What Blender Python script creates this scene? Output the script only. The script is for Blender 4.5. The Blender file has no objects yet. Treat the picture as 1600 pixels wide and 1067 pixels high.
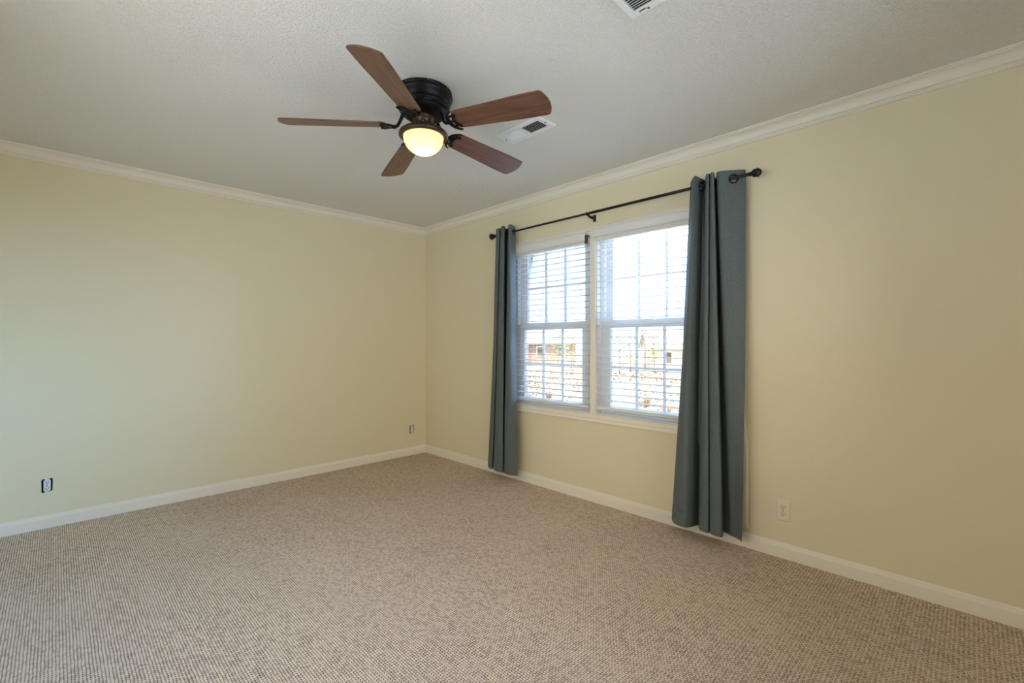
import bpy, bmesh, math, random
from mathutils import Vector, Matrix, noise

random.seed(7)
SC = bpy.context.scene
COL = SC.collection
PI = math.pi

# ------------------------------------------------------------------ camera
EYE = 1.195
cam_d = bpy.data.cameras.new('camera')
cam_d.sensor_width = 36.0
cam_d.lens = 716.5 / 1600 * 36.0
cam_d.shift_y = 0.0009
cam_d.clip_start = 0.02
cam_d.clip_end = 500
cam = bpy.data.objects.new('camera', cam_d)
cam.location = (0, 0, EYE)
cam.rotation_euler = (PI / 2, 0, math.radians(45.14 - 90))
COL.objects.link(cam)
SC.camera = cam

# ------------------------------------------------------------------ world, exposure
SC.view_settings.view_transform = 'Standard'
SC.view_settings.look = 'None'
SC.view_settings.gamma = 1.0
SC.view_settings.use_curve_mapping = False
SC.view_settings.exposure = 0.12
SC.cycles.use_denoising = True
SC.cycles.max_bounces = 10
SC.cycles.diffuse_bounces = 7
SC.cycles.glossy_bounces = 4
SC.cycles.transparent_max_bounces = 24
SC.cycles.sample_clamp_indirect = 6.0
SC.cycles.sample_clamp_direct = 2.8
SC.cycles.caustics_reflective = False
SC.cycles.caustics_refractive = False

SKY_AHEAD = (0.39, 0.64, 1.0, 1)     # bright blue sky seen through the blinds
SKY_SIDE = (1.0, 0.92, 0.76, 1)      # hazy warm sky to the sides
SKY_GLOW = (1.0, 0.82, 0.62, 1)      # warm bright sky behind the house, tuned as fill light
AHEAD_W, SIDE_W, GLOW_W = 23.5, 4.9, 4.6
w = bpy.data.worlds.new('sky')
SC.world = w
w.use_nodes = True
nt = w.node_tree
nt.nodes.clear()
L = nt.links.new
tc = nt.nodes.new('ShaderNodeTexCoord')
sx = nt.nodes.new('ShaderNodeSeparateXYZ')
L(tc.outputs['Generated'], sx.inputs[0])


def sky_mask(lo, hi):
    n_ = nt.nodes.new('ShaderNodeMapRange'); n_.interpolation_type = 'SMOOTHSTEP'
    n_.inputs['From Min'].default_value = lo; n_.inputs['From Max'].default_value = hi
    L(sx.outputs['X'], n_.inputs['Value'])
    return n_.outputs['Result']


def sky_part(col, strength):
    b_ = nt.nodes.new('ShaderNodeBackground')
    b_.inputs['Color'].default_value = col; b_.inputs['Strength'].default_value = strength
    return b_.outputs[0]


m1 = nt.nodes.new('ShaderNodeMixShader'); m2 = nt.nodes.new('ShaderNodeMixShader')
L(sky_mask(0.0, 0.4), m1.inputs[0]); L(sky_part(SKY_SIDE, SIDE_W), m1.inputs[1]); L(sky_part(SKY_AHEAD, AHEAD_W), m1.inputs[2])
L(sky_mask(-0.55, -0.92), m2.inputs[0]); L(m1.outputs[0], m2.inputs[1]); L(sky_part(SKY_GLOW, GLOW_W), m2.inputs[2])
wo = nt.nodes.new('ShaderNodeOutputWorld')
L(m2.outputs[0], wo.inputs['Surface'])

SUN_W = 30.0
sun_d = bpy.data.lights.new('sun', 'SUN'); sun_d.energy = SUN_W; sun_d.angle = math.radians(1.0); sun_d.color = (1.0, 0.97, 0.94)
sun = bpy.data.objects.new('sun', sun_d); COL.objects.link(sun)
sun.rotation_euler = (math.radians(22), 0, math.radians(-60))     # high sun behind the house, kept off the windows by the eaves

# room box
X0, Y0, ZC = 2.864, 4.214, 2.425      # window wall, far wall, ceiling
XL, YN = -0.36, -0.46                 # wall beside and wall behind the camera
OPEN_A = (2.035, 2.89)                # opening of the far window (y)
OPEN_B = (1.165, 1.985)               # opening of the near window (y)
OZ = (0.66, 2.00)
REAR_FILL_OPEN = (0.35, 2.25, 0.75, 2.05)                # x0, x1, z0, z1 of the fill window added behind the camera
SIDE_FILL_OPENS = [(0.35, 2.15, 0.75, 2.05)]    # y0, y1, z0, z1 of the fill windows added beside the camera


def portal(name, loc, rot, sx_, sy_):
    d = bpy.data.lights.new(name, 'AREA')
    d.shape = 'RECTANGLE'
    d.size, d.size_y = sx_, sy_
    d.cycles.is_portal = True
    o = bpy.data.objects.new(name, d)
    o.location = loc
    o.rotation_euler = rot
    COL.objects.link(o)
    return o


portal('window_daylight', (X0 + 0.17, (OPEN_B[0] + OPEN_A[1]) / 2, (OZ[0] + OZ[1]) / 2), (0, PI / 2, 0), OZ[1] - OZ[0], OPEN_A[1] - OPEN_B[0])
portal('rear_fill_daylight', ((REAR_FILL_OPEN[0] + REAR_FILL_OPEN[1]) / 2, YN - 0.17, (REAR_FILL_OPEN[2] + REAR_FILL_OPEN[3]) / 2), (PI / 2, 0, 0), REAR_FILL_OPEN[1] - REAR_FILL_OPEN[0], REAR_FILL_OPEN[3] - REAR_FILL_OPEN[2])
for so in SIDE_FILL_OPENS:
    portal('side_fill_daylight', (XL - 0.17, (so[0] + so[1]) / 2, (so[2] + so[3]) / 2), (0, -PI / 2, 0), so[3] - so[2], so[1] - so[0])



# ------------------------------------------------------------------ materials
class NT:
    def __init__(s, name):
        s.m = bpy.data.materials.new(name)
        s.m.use_nodes = True
        s.t = s.m.node_tree
        s.b = s.t.nodes['Principled BSDF']
        s.o = s.t.nodes['Material Output']

    def n(s, typ, **kw):
        x = s.t.nodes.new('ShaderNode' + typ)
        for k, v in kw.items():
            if k in x.inputs.keys() if hasattr(x.inputs, 'keys') else False:
                x.inputs[k].default_value = v
            else:
                setattr(x, k, v)
        return x

    def l(s, a, b):
        s.t.links.new(a, b)

    def val(s, node, **kw):
        for k, v in kw.items():
            node.inputs[k.replace('_', ' ')].default_value = v


def rgb(r, g, b):
    """sRGB 0-255 to linear"""
    f = lambda c: (c / 255 / 12.92) if c / 255 <= 0.04045 else ((c / 255 + 0.055) / 1.055) ** 2.4
    return (f(r), f(g), f(b), 1)


def plain(name, col, rough=0.5, metal=0.0, spec=0.5, bump=None):
    k = NT(name)
    k.val(k.b, Base_Color=col, Roughness=rough, Metallic=metal)
    k.b.inputs['Specular IOR Level'].default_value = spec
    if bump:
        sc, st, di = bump
        t = k.n('TexCoord'); nz = k.n('TexNoise'); bp = k.n('Bump')
        k.val(nz, Scale=sc, Detail=3.0)
        k.val(bp, Strength=st, Distance=di)
        k.l(t.outputs['Object'], nz.inputs['Vector'])
        k.l(nz.outputs['Fac'], bp.inputs['Height'])
        k.l(bp.outputs[0], k.b.inputs['Normal'])
    return k.m


M = {}
M['wall'] = plain('painted_wall', rgb(228, 219, 191), 0.6, spec=0.25, bump=(60, 0.08, 0.004))
M['trim'] = plain('white_trim_paint', rgb(238, 233, 222), 0.35, spec=0.4)
M['vinyl'] = plain('white_vinyl', rgb(222, 226, 232), 0.4)
M['blind'] = plain('white_blind', rgb(230, 230, 228), 0.45)
M['cord'] = plain('white_cord', rgb(225, 225, 222), 0.8)
M['black_metal'] = plain('oil_rubbed_black', rgb(15, 13, 12), 0.4, spec=0.18)
M['bronze'] = plain('dark_bronze', rgb(62, 46, 32), 0.35, metal=0.6)
M['rod'] = plain('rod_black', rgb(20, 17, 18), 0.4, metal=0.2)
M['vent'] = plain('vent_enamel', rgb(236, 238, 242), 0.4)
M['dark'] = plain('dark_void', rgb(18, 18, 17), 0.9, spec=0.1)
M['duct'] = plain('duct_dark', rgb(70, 68, 60), 0.7, spec=0.2)
M['screw'] = plain('screw_steel', rgb(120, 118, 112), 0.35, metal=0.9)
M['plastic'] = plain('outlet_plastic', rgb(232, 222, 206), 0.35)
M['plastic_white'] = plain('receptacle_white', rgb(228, 230, 235), 0.35)
M['lining'] = plain('curtain_lining', rgb(226, 218, 196), 0.85, spec=0.1)


def ceiling_mat():
    k = NT('popcorn_ceiling')
    k.val(k.b, Base_Color=rgb(228, 228, 226), Roughness=0.9)
    k.b.inputs['Specular IOR Level'].default_value = 0.1
    t = k.n('TexCoord')
    a = k.n('TexNoise'); k.val(a, Scale=145.0, Detail=1.5, Roughness=0.5)
    r = k.n('ValToRGB')
    r.color_ramp.elements[0].position = 0.36
    r.color_ramp.elements[1].position = 0.52
    bp = k.n('Bump'); k.val(bp, Strength=0.6, Distance=0.004)
    k.l(t.outputs['Object'], a.inputs['Vector'])
    k.l(a.outputs['Fac'], r.inputs['Fac'])
    k.l(r.outputs['Color'], bp.inputs['Height'])
    k.l(bp.outputs[0], k.b.inputs['Normal'])
    return k.m


def carpet_mat():
    k = NT('berber_carpet')
    k.b.inputs['Specular IOR Level'].default_value = 0.05
    k.val(k.b, Roughness=0.95)
    t = k.n('TexCoord')
    # slow wobble of the loop rows
    nz = k.n('TexNoise'); k.val(nz, Scale=14.0, Detail=2.0)
    sub = k.n('VectorMath', operation='SUBTRACT'); sub.inputs[1].default_value = (0.5, 0.5, 0.5)
    sc = k.n('VectorMath', operation='SCALE'); sc.inputs['Scale'].default_value = 0.006
    ad = k.n('VectorMath', operation='ADD')
    k.l(t.outputs['Object'], nz.inputs['Vector'])
    k.l(nz.outputs['Color'], sub.inputs[0]); k.l(sub.outputs[0], sc.inputs[0])
    k.l(t.outputs['Object'], ad.inputs[0]); k.l(sc.outputs[0], ad.inputs[1])
    sp = k.n('SeparateXYZ'); k.l(ad.outputs[0], sp.inputs[0])

    def mth(op, a, b=None, c=None):
        x = k.n('Math', operation=op)
        for i, v in enumerate((a, b, c)):
            if v is None: continue
            if isinstance(v, (int, float)): x.inputs[i].default_value = v
            else: k.l(v, x.inputs[i])
        return x.outputs[0]
    u = mth('DIVIDE', sp.outputs['X'], 0.0098)
    v = mth('DIVIDE', sp.outputs['Y'], 0.0138)
    row = mth('FLOOR', u)
    rn = k.n('TexWhiteNoise', noise_dimensions='1D'); k.l(row, rn.inputs['W'])
    odd = mth('ADD', mth('MULTIPLY', mth('MODULO', mth('ABSOLUTE', row), 2.0), 0.35), mth('MULTIPLY', rn.outputs['Value'], 0.15))
    v2 = mth('ADD', v, odd)
    su = mth('ABSOLUTE', mth('SINE', mth('MULTIPLY', u, PI)))
    sv = mth('ABSOLUTE', mth('SINE', mth('MULTIPLY', v2, PI)))
    iu = mth('SUBTRACT', 1.0, su); iv = mth('SUBTRACT', 1.0, sv)
    pit = mth('MULTIPLY', iu, iv)                       # deep where four loops meet
    h = mth('SUBTRACT', 1.0, mth('ADD', mth('MULTIPLY', pit, 1.15), mth('ADD', mth('MULTIPLY', mth('POWER', iu, 2.5), 0.26), mth('MULTIPLY', mth('POWER', iv, 2.5), 0.26))))
    # every loop its own shade
    cb = k.n('CombineXYZ'); k.l(row, cb.inputs[0]); k.l(mth('FLOOR', v2), cb.inputs[1])
    wn = k.n('TexWhiteNoise', noise_dimensions='2D'); k.l(cb.outputs[0], wn.inputs['Vector'])
    big = k.n('TexNoise'); k.val(big, Scale=1.6, Detail=3.0); k.l(t.outputs['Object'], big.inputs['Vector'])
    shade = mth('ADD', mth('MULTIPLY', wn.outputs['Value'], 0.34), mth('MULTIPLY', big.outputs['Fac'], 0.18))
    yn = k.n('TexNoise'); k.val(yn, Scale=420.0, Detail=2.0, Roughness=0.6); k.l(t.outputs['Object'], yn.inputs['Vector'])
    hs = mth('ADD', mth('MULTIPLY', h, 0.92), mth('ADD', mth('SUBTRACT', shade, 0.53), mth('MULTIPLY', yn.outputs['Fac'], 0.34)))
    r = k.n('ValToRGB')
    e = r.color_ramp.elements
    e[0].position = 0.10; e[0].color = rgb(62, 50, 42)
    e[1].position = 0.80; e[1].color = rgb(228, 209, 192)
    m_ = e.new(0.42); m_.color = rgb(175, 155, 139)
    k.l(hs, r.inputs['Fac'])
    # a few worn brown spots
    st = k.n('TexNoise'); k.val(st, Scale=2.3, Detail=4.0, Roughness=0.6); k.l(t.outputs['Object'], st.inputs['Vector'])
    sr = k.n('ValToRGB'); sr.color_ramp.elements[0].position = 0.66; sr.color_ramp.elements[1].position = 0.76
    k.l(st.outputs['Fac'], sr.inputs['Fac'])
    mx_ = k.n('Mix', data_type='RGBA', blend_type='MULTIPLY')
    k.l(mth('MULTIPLY', sr.outputs['Color'], 0.5), mx_.inputs['Factor'])
    k.l(r.outputs['Color'], mx_.inputs['A'])
    mx_.inputs['B'].default_value = rgb(205, 172, 138)
    k.l(mx_.outputs['Result'], k.b.inputs['Base Color'])
    bp = k.n('Bump'); k.val(bp, Strength=0.5, Distance=0.005)
    k.l(h, bp.inputs['Height']); k.l(bp.outputs[0], k.b.inputs['Normal'])
    return k.m


def wood_mat():
    k = NT('walnut_blade')
    k.val(k.b, Roughness=0.34)
    k.b.inputs['Specular IOR Level'].default_value = 0.45
    t = k.n('TexCoord'); mp = k.n('Mapping'); mp.inputs['Scale'].default_value = (2.2, 26.0, 26.0)
    nz = k.n('TexNoise'); k.val(nz, Scale=2.0, Detail=6.0, Roughness=0.62, Distortion=0.4)
    r = k.n('ValToRGB'); e = r.color_ramp.elements
    e[0].position = 0.3; e[0].color = rgb(72, 46, 38)
    e[1].position = 0.72; e[1].color = rgb(122, 86, 69)
    k.l(t.outputs['Object'], mp.inputs['Vector']); k.l(mp.outputs[0], nz.inputs['Vector'])
    k.l(nz.outputs['Fac'], r.inputs['Fac']); k.l(r.outputs['Color'], k.b.inputs['Base Color'])
    return k.m


def fabric_mat():
    k = NT('grey_teal_fabric')
    k.val(k.b, Roughness=0.8)
    k.b.inputs['Specular IOR Level'].default_value = 0.25
    k.b.inputs['Sheen Weight'].default_value = 0.04
    k.b.inputs['Sheen Roughness'].default_value = 0.5
    t = k.n('TexCoord')
    nz = k.n('TexNoise'); k.val(nz, Scale=420.0, Detail=2.0)
    mp = k.n('Mapping'); mp.inputs['Scale'].default_value = (1, 1, 0.35)
    r = k.n('ValToRGB'); e = r.color_ramp.elements
    e[0].position = 0.3; e[0].color = rgb(82, 91, 94)
    e[1].position = 0.7; e[1].color = rgb(105, 115, 118)
    bp = k.n('Bump'); k.val(bp, Strength=0.25, Distance=0.002)
    k.l(t.outputs['Object'], mp.inputs['Vector']); k.l(mp.outputs[0], nz.inputs['Vector'])
    k.l(nz.outputs['Fac'], r.inputs['Fac']); k.l(r.outputs['Color'], k.b.inputs['Base Color'])
    k.l(nz.outputs['Fac'], bp.inputs['Height']); k.l(bp.outputs[0], k.b.inputs['Normal'])
    return k.m


def glass_mat():
    k = NT('window_glass')
    k.t.nodes.remove(k.b)
    tr = k.n('BsdfTransparent'); tr.inputs['Color'].default_value = (0.97, 0.985, 0.98, 1)
    gl = k.n('BsdfGlossy'); gl.inputs['Roughness'].default_value = 0.02
    fr = k.n('Fresnel'); fr.inputs['IOR'].default_value = 1.45
    mx_ = k.n('MixShader')
    k.l(fr.outputs[0], mx_.inputs[0]); k.l(tr.outputs[0], mx_.inputs[1]); k.l(gl.outputs[0], mx_.inputs[2])
    k.l(mx_.outputs[0], k.o.inputs['Surface'])
    return k.m


def shade_mat():
    k = NT('frosted_lit_glass')
    k.t.nodes.remove(k.b)
    tl = k.n('BsdfTranslucent'); tl.inputs['Color'].default_value = (0.95, 0.84, 0.62, 1)
    df = k.n('BsdfDiffuse'); df.inputs['Color'].default_value = (0.9, 0.84, 0.72, 1)
    mx_ = k.n('MixShader'); mx_.inputs[0].default_value = 0.3
    em = k.n('Emission'); em.inputs['Color'].default_value = (1.0, 0.60, 0.22, 1); em.inputs['Strength'].default_value = 0.06
    ad = k.n('AddShader')
    k.l(tl.outputs[0], mx_.inputs[1]); k.l(df.outputs[0], mx_.inputs[2])
    k.l(mx_.outputs[0], ad.inputs[0]); k.l(em.outputs[0], ad.inputs[1])
    k.l(ad.outputs[0], k.o.inputs['Surface'])
    return k.m


def ramp_noise(name, scale, stops, rough=0.9, detail=5.0, coord='Object'):
    k = NT(name)
    k.val(k.b, Roughness=rough); k.b.inputs['Specular IOR Level'].default_value = 0.1
    t = k.n('TexCoord'); nz = k.n('TexNoise'); k.val(nz, Scale=scale, Detail=detail, Roughness=0.7)
    r = k.n('ValToRGB'); e = r.color_ramp.elements
    e[0].position, e[0].color = stops[0]
    e[1].position, e[1].color = stops[-1]
    for p, c in stops[1:-1]:
        q = e.new(p); q.color = c
    k.l(t.outputs[coord], nz.inputs['Vector']); k.l(nz.outputs['Fac'], r.inputs['Fac'])
    k.l(r.outputs['Color'], k.b.inputs['Base Color'])
    return k.m


M['ceiling'] = ceiling_mat()
M['carpet'] = carpet_mat()
M['wood'] = wood_mat()
M['fabric'] = fabric_mat()
M['glass'] = glass_mat()
M['shade'] = shade_mat()
M['ground'] = ramp_noise('leaf_litter_ground', 1.7, [(0.3, rgb(98, 84, 72)), (0.5, rgb(142, 128, 111)), (0.7, rgb(195, 183, 165))])
M['leaf_dry'] = ramp_noise('dry_leaves', 3.0, [(0.3, rgb(79, 64, 54)), (0.6, rgb(155, 131, 111))])
M['bark'] = ramp_noise('bark', 6.0, [(0.3, rgb(72, 68, 64)), (0.7, rgb(119, 114, 106))])
M['leaf_yellow'] = ramp_noise('yellow_green_leaves', 2.0, [(0.3, rgb(109, 110, 76)), (0.7, rgb(154, 152, 110))])
M['leaf_green'] = ramp_noise('dull_green_leaves', 2.0, [(0.3, rgb(78, 89, 72)), (0.7, rgb(118, 129, 109))])
M['twigs'] = ramp_noise('bare_twigs', 3.0, [(0.3, rgb(105, 100, 93)), (0.7, rgb(152, 146, 138))])
M['brick'] = ramp_noise('house_brick', 3.0, [(0.3, rgb(108, 93, 86)), (0.7, rgb(135, 119, 110))])
M['siding'] = plain('house_siding', rgb(159, 154, 144), 0.8, spec=0.1)
M['roofing'] = ramp_noise('roof_shingle', 4.0, [(0.3, rgb(120, 120, 118)), (0.7, rgb(146, 146, 143))])
M['pave'] = plain('pale_concrete', rgb(150, 148, 144), 0.85, spec=0.1)


# ------------------------------------------------------------------ mesh helpers
class MB:
    def __init__(s):
        s.v = []; s.f = []; s.smooth = []

    def add(s, vs, fs, smooth=False):
        b = len(s.v)
        s.v += [tuple(p) for p in vs]
        for f in fs:
            s.f.append(tuple(b + i for i in f)); s.smooth.append(smooth)

    def box(s, x0, x1, y0, y1, z0, z1):
        vs = [(x, y, z) for x in (x0, x1) for y in (y0, y1) for z in (z0, z1)]
        fs = [(0, 1, 3, 2), (4, 6, 7, 5), (0, 4, 5, 1), (2, 3, 7, 6), (0, 2, 6, 4), (1, 5, 7, 3)]
        s.add(vs, fs)

    def obox(s, mat, sx_, sy_, sz):
        vs = [mat @ Vector((a * sx_ / 2, b * sy_ / 2, c * sz / 2)) for a in (-1, 1) for b in (-1, 1) for c in (-1, 1)]
        fs = [(0, 1, 3, 2), (4, 6, 7, 5), (0, 4, 5, 1), (2, 3, 7, 6), (0, 2, 6, 4), (1, 5, 7, 3)]
        s.add(vs, fs)

    def lathe(s, prof, n=48, c=(0, 0, 0), axis='z', smooth=True, caps=True):
        """prof: list of (r, h)"""
        vs = []
        for r, h in prof:
            for i in range(n):
                a = 2 * PI * i / n
                p = (r * math.cos(a), r * math.sin(a), h)
                if axis == 'y': p = (p[0], p[2], p[1])
                if axis == 'x': p = (p[2], p[0], p[1])
                vs.append((c[0] + p[0], c[1] + p[1], c[2] + p[2]))
        fs = []
        for j in range(len(prof) - 1):
            for i in range(n):
                k = (i + 1) % n
                fs.append((j * n + i, j * n + k, (j + 1) * n + k, (j + 1) * n + i))
        s.add(vs, fs, smooth)
        if caps:
            b = len(s.v) - len(vs)
            s.f.append(tuple(b + i for i in range(n))[::-1]); s.smooth.append(False)
            s.f.append(tuple(b + (len(prof) - 1) * n + i for i in range(n))); s.smooth.append(False)

    def tube(s, pts, r, n=10, smooth=True):
        pts = [Vector(p) for p in pts]
        rs = r if isinstance(r, (list, tuple)) else [r] * len(pts)
        vs = []; up = None
        for i, p in enumerate(pts):
            t = (pts[min(i + 1, len(pts) - 1)] - pts[max(i - 1, 0)]).normalized()
            if up is None:
                up = Vector((0, 0, 1)) if abs(t.z) < 0.9 else Vector((1, 0, 0))
            a = t.cross(up).normalized(); b = a.cross(t).normalized(); up = b
            for k in range(n):
                q = 2 * PI * k / n
                vs.append(p + (a * math.cos(q) + b * math.sin(q)) * rs[i])
        fs = []
        for j in range(len(pts) - 1):
            for k in range(n):
                m = (k + 1) % n
                fs.append((j * n + k, j * n + m, (j + 1) * n + m, (j + 1) * n + k))
        fs.append(tuple(range(n))[::-1]); fs.append(tuple((len(pts) - 1) * n + k for k in range(n)))
        s.add(vs, fs, smooth)

    def prism(s, outline, z0, z1, mat=None, smooth=False):
        """outline: list of (x, y), extruded z0..z1, then moved by mat"""
        n = len(outline)
        vs = [Vector((x, y, z0)) for x, y in outline] + [Vector((x, y, z1)) for x, y in outline]
        if mat is not None: vs = [mat @ v for v in vs]
        fs = [tuple(range(n))[::-1], tuple(range(n, 2 * n))]
        for i in range(n):
            k = (i + 1) % n
            fs.append((i, k, n + k, n + i))
        s.add(vs, fs, smooth)

    def loft(s, rings, closed=False, smooth=False):
        """rings of equal length joined; open sheets when closed is False"""
        n = len(rings[0]); vs = [p for r in rings for p in r]; fs = []
        for j in range(len(rings) - 1):
            for i in range(n if closed else n - 1):
                k = (i + 1) % n
                fs.append((j * n + i, j * n + k, (j + 1) * n + k, (j + 1) * n + i))
        if closed:
            fs.append(tuple(range(n))[::-1]); fs.append(tuple((len(rings) - 1) * n + i for i in range(n)))
        s.add(vs, fs, smooth)

    def mesh(s, name, mat):
        me = bpy.data.meshes.new(name)
        me.from_pydata(s.v, [], s.f)
        bm = bmesh.new(); bm.from_mesh(me)
        for i, f in enumerate(bm.faces): f.smooth = s.smooth[i]
        bmesh.ops.recalc_face_normals(bm, faces=bm.faces)
        bm.to_mesh(me); bm.free()
        for m in (mat if isinstance(mat, list) else [mat]): me.materials.append(m)
        return me

    def build(s, name, mat, parent=None, bevel=0, loc=None, rot=None, seg=2):
        o = bpy.data.objects.new(name, s.mesh(name, mat))
        COL.objects.link(o)
        if parent: o.parent = parent
        if loc: o.location = loc
        if rot: o.rotation_euler = rot
        if bevel:
            b = o.modifiers.new('bevel', 'BEVEL'); b.width = bevel; b.segments = seg
            b.limit_method = 'ANGLE'; b.angle_limit = math.radians(40)
        return o


def tag(o, label=None, cat=None, group=None, kind=None):
    if label: o['label'] = label
    if cat: o['category'] = cat
    if group: o['group'] = group
    if kind: o['kind'] = kind
    return o


def thing(name, label, cat, loc=(0, 0, 0), rz=0, group=None, kind=None):
    o = bpy.data.objects.new(name, None)
    o.empty_display_size = 0.05
    o.location = loc; o.rotation_euler = (0, 0, rz)
    COL.objects.link(o)
    return tag(o, label, cat, group, kind)


def copy_tree(o, parent=None):
    c = o.copy(); COL.objects.link(c)
    if parent: c.parent = parent
    for ch in list(o.children): copy_tree(ch, c)
    return c


def crom(pts, k):
    """Catmull-Rom through pts (tuples), k samples per span"""
    out = []; n = len(pts)
    for i in range(n - 1):
        p0 = pts[max(i - 1, 0)]; p1 = pts[i]; p2 = pts[i + 1]; p3 = pts[min(i + 2, n - 1)]
        for j in range(k):
            t = j / k
            out.append(tuple(0.5 * (2 * b + (c - a) * t + (2 * a - 5 * b + 4 * c - d) * t * t + (3 * b - a - 3 * c + d) * t ** 3)
                             for a, b, c, d in zip(p0, p1, p2, p3)))
    out.append(tuple(pts[-1]))
    return out


# ------------------------------------------------------------------ room shell
def wall_mesh(axis, inner, outer, a0, a1, z0, z1, holes):
    """wall slab at constant x ('x') or y ('y') with rectangular holes (a0, a1, z0, z1)"""
    mb = MB()
    A = sorted({a0, a1} | {h[0] for h in holes} | {h[1] for h in holes})
    Z = sorted({z0, z1} | {h[2] for h in holes} | {h[3] for h in holes})
    P = (lambda c, a, z: (c, a, z)) if axis == 'x' else (lambda c, a, z: (a, c, z))
    inside = lambda a, z: any(h[0] < a < h[1] and h[2] < z < h[3] for h in holes)
    for i in range(len(A) - 1):
        for j in range(len(Z) - 1):
            if inside((A[i] + A[i + 1]) / 2, (Z[j] + Z[j + 1]) / 2): continue
            for c in (inner, outer):
                mb.add([P(c, A[i], Z[j]), P(c, A[i + 1], Z[j]), P(c, A[i + 1], Z[j + 1]), P(c, A[i], Z[j + 1])], [(0, 1, 2, 3)])
    for (b0, b1, c0, c1) in list(holes) + [(a0, a1, z0, z1)]:
        q = [(b0, c0), (b1, c0), (b1, c1), (b0, c1)]
        for i in range(4):
            m, n_ = q[i], q[(i + 1) % 4]
            mb.add([P(inner, *m), P(inner, *n_), P(outer, *n_), P(outer, *m)], [(0, 1, 2, 3)])
    return mb


T = 0.15
HOLE = (OPEN_B[0], OPEN_A[1], OZ[0], OZ[1])
tag(wall_mesh('y', Y0, Y0 + T, XL - T, X0 + T, 0, ZC, []).build('wall_back', M['wall']), 'plain pale yellow far wall on the left of the photo', 'wall', kind='structure')
tag(wall_mesh('x', X0, X0 + T, YN, Y0, 0, ZC, [HOLE]).build('wall_right', M['wall']), 'pale yellow wall on the right holding the double window', 'wall', kind='structure')
tag(wall_mesh('x', XL, XL - T, YN, Y0, 0, ZC, SIDE_FILL_OPENS).build('wall_left', M['wall']), 'pale yellow wall beside the camera with a wide window added for fill light', 'wall', kind='structure')
tag(wall_mesh('y', YN, YN - T, XL - T, X0 + T, 0, ZC, [REAR_FILL_OPEN]).build('wall_front', M['wall']), 'pale yellow wall behind the camera with a wide window added for fill light', 'wall', kind='structure')
mb = MB(); mb.box(XL - T, X0 + T, YN - T, Y0 + T, -0.12, 0)
tag(mb.build('floor', M['carpet']), 'taupe looped berber carpet covering the whole floor', 'floor', kind='structure')
mb = MB(); mb.box(XL - T, X0 + T, YN - T, Y0 + T, ZC, ZC + 0.15)
tag(mb.build('ceiling', M['ceiling']), 'off-white textured popcorn ceiling', 'ceiling', kind='structure')


def run_profile(prof, corners_of):
    """profile (d = distance from wall, z) swept along one wall with mitred ends"""
    mb = MB()
    rings = [[corners_of(d, z, e) for d, z in prof] for e in (0, 1)]
    mb.loft(rings, closed=True)
    return mb


def wall_run(which):
    def f(d, z, e):
        if which == 'back': return ((XL + d, X0 - d)[e], Y0 - d, z)
        if which == 'right': return (X0 - d, (YN + d, Y0 - d)[e], z)
        if which == 'left': return (XL + d, (YN + d, Y0 - d)[e], z)
        return ((XL + d, X0 - d)[e], YN + d, z)
    return f


def arc(cx, cz, r, a0, a1, n):
    return [(cx + r * math.cos(a0 + (a1 - a0) * i / n), cz + r * math.sin(a0 + (a1 - a0) * i / n)) for i in range(n + 1)]


crown = [(0.0005, ZC - 0.072), (0.009, ZC - 0.072), (0.009, ZC - 0.066), (0.006, ZC - 0.064), (0.014, ZC - 0.060), (0.015, ZC - 0.055), (0.010, ZC - 0.053), (0.017, ZC - 0.051)]
crown += [(0.017 + 0.034 * (1 - math.cos(t * PI / 2 / 8)), ZC - 0.051 + 0.037 * math.sin(t * PI / 2 / 8)) for t in range(1, 9)]
crown += [(0.056, ZC - 0.014), (0.056, ZC - 0.009), (0.066, ZC - 0.008), (0.067, ZC - 0.0005), (0.0005, ZC - 0.0005)]
base = [(0.0005, 0.0005), (0.014, 0.0005), (0.014, 0.060), (0.012, 0.066), (0.008, 0.070), (0.007, 0.076), (0.004, 0.082), (0.0005, 0.083)]
NAMES = {'back': 'the far wall', 'right': 'the window wall', 'left': 'the wall beside the camera', 'front': 'the wall behind the camera'}
for i, side in enumerate(('back', 'right', 'left', 'front')):
    tag(run_profile(crown, wall_run(side)).build('trim_%d' % (i + 1), M['trim']), 'white crown moulding along the top of ' + NAMES[side], 'crown moulding', kind='structure')
    tag(run_profile(base, wall_run(side)).build('baseboard_' + side, M['trim']), 'low white baseboard along the foot of ' + NAMES[side], 'baseboard', kind='structure')

# casing around the double window
c0, c1 = OPEN_B[0], OPEN_A[1]
z0, z1 = OZ
cas_prof = [(0.0, 0.0), (0.0, 0.013), (0.007, 0.014), (0.010, 0.008), (0.028, 0.010), (0.032, 0.017), (0.038, 0.013), (0.054, 0.019), (0.060, 0.016), (0.063, 0.0)]
mb = MB()
rings = []
for (y, z, sy, sz) in ((c0, z0, -1, -1), (c1, z0, 1, -1), (c1, z1, 1, 1), (c0, z1, -1, 1), (c0, z0, -1, -1)):
    rings.append([(X0 - 0.0004 - t, y + sy * d, z + sz * d) for d, t in cas_prof])
n = len(cas_prof); vs = [p for r in rings for p in r]; fs = []
for j in range(4):
    for i in range(n - 1):
        fs.append((j * n + i, j * n + i + 1, (j + 1) * n + i + 1, (j + 1) * n + i))
    fs.append((j * n + n - 1, j * n, (j + 1) * n, (j + 1) * n + n - 1))
mb.add(vs, fs)
tag(mb.build('trim_5', M['trim']), 'white moulded casing framing the double window', 'window casing', kind='structure')
mb = MB(); mb.box(X0 - 0.012, X0 + T - 0.01, OPEN_B[1] + 0.001, OPEN_A[0] - 0.001, z0 + 0.001, z1 - 0.001)
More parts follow.
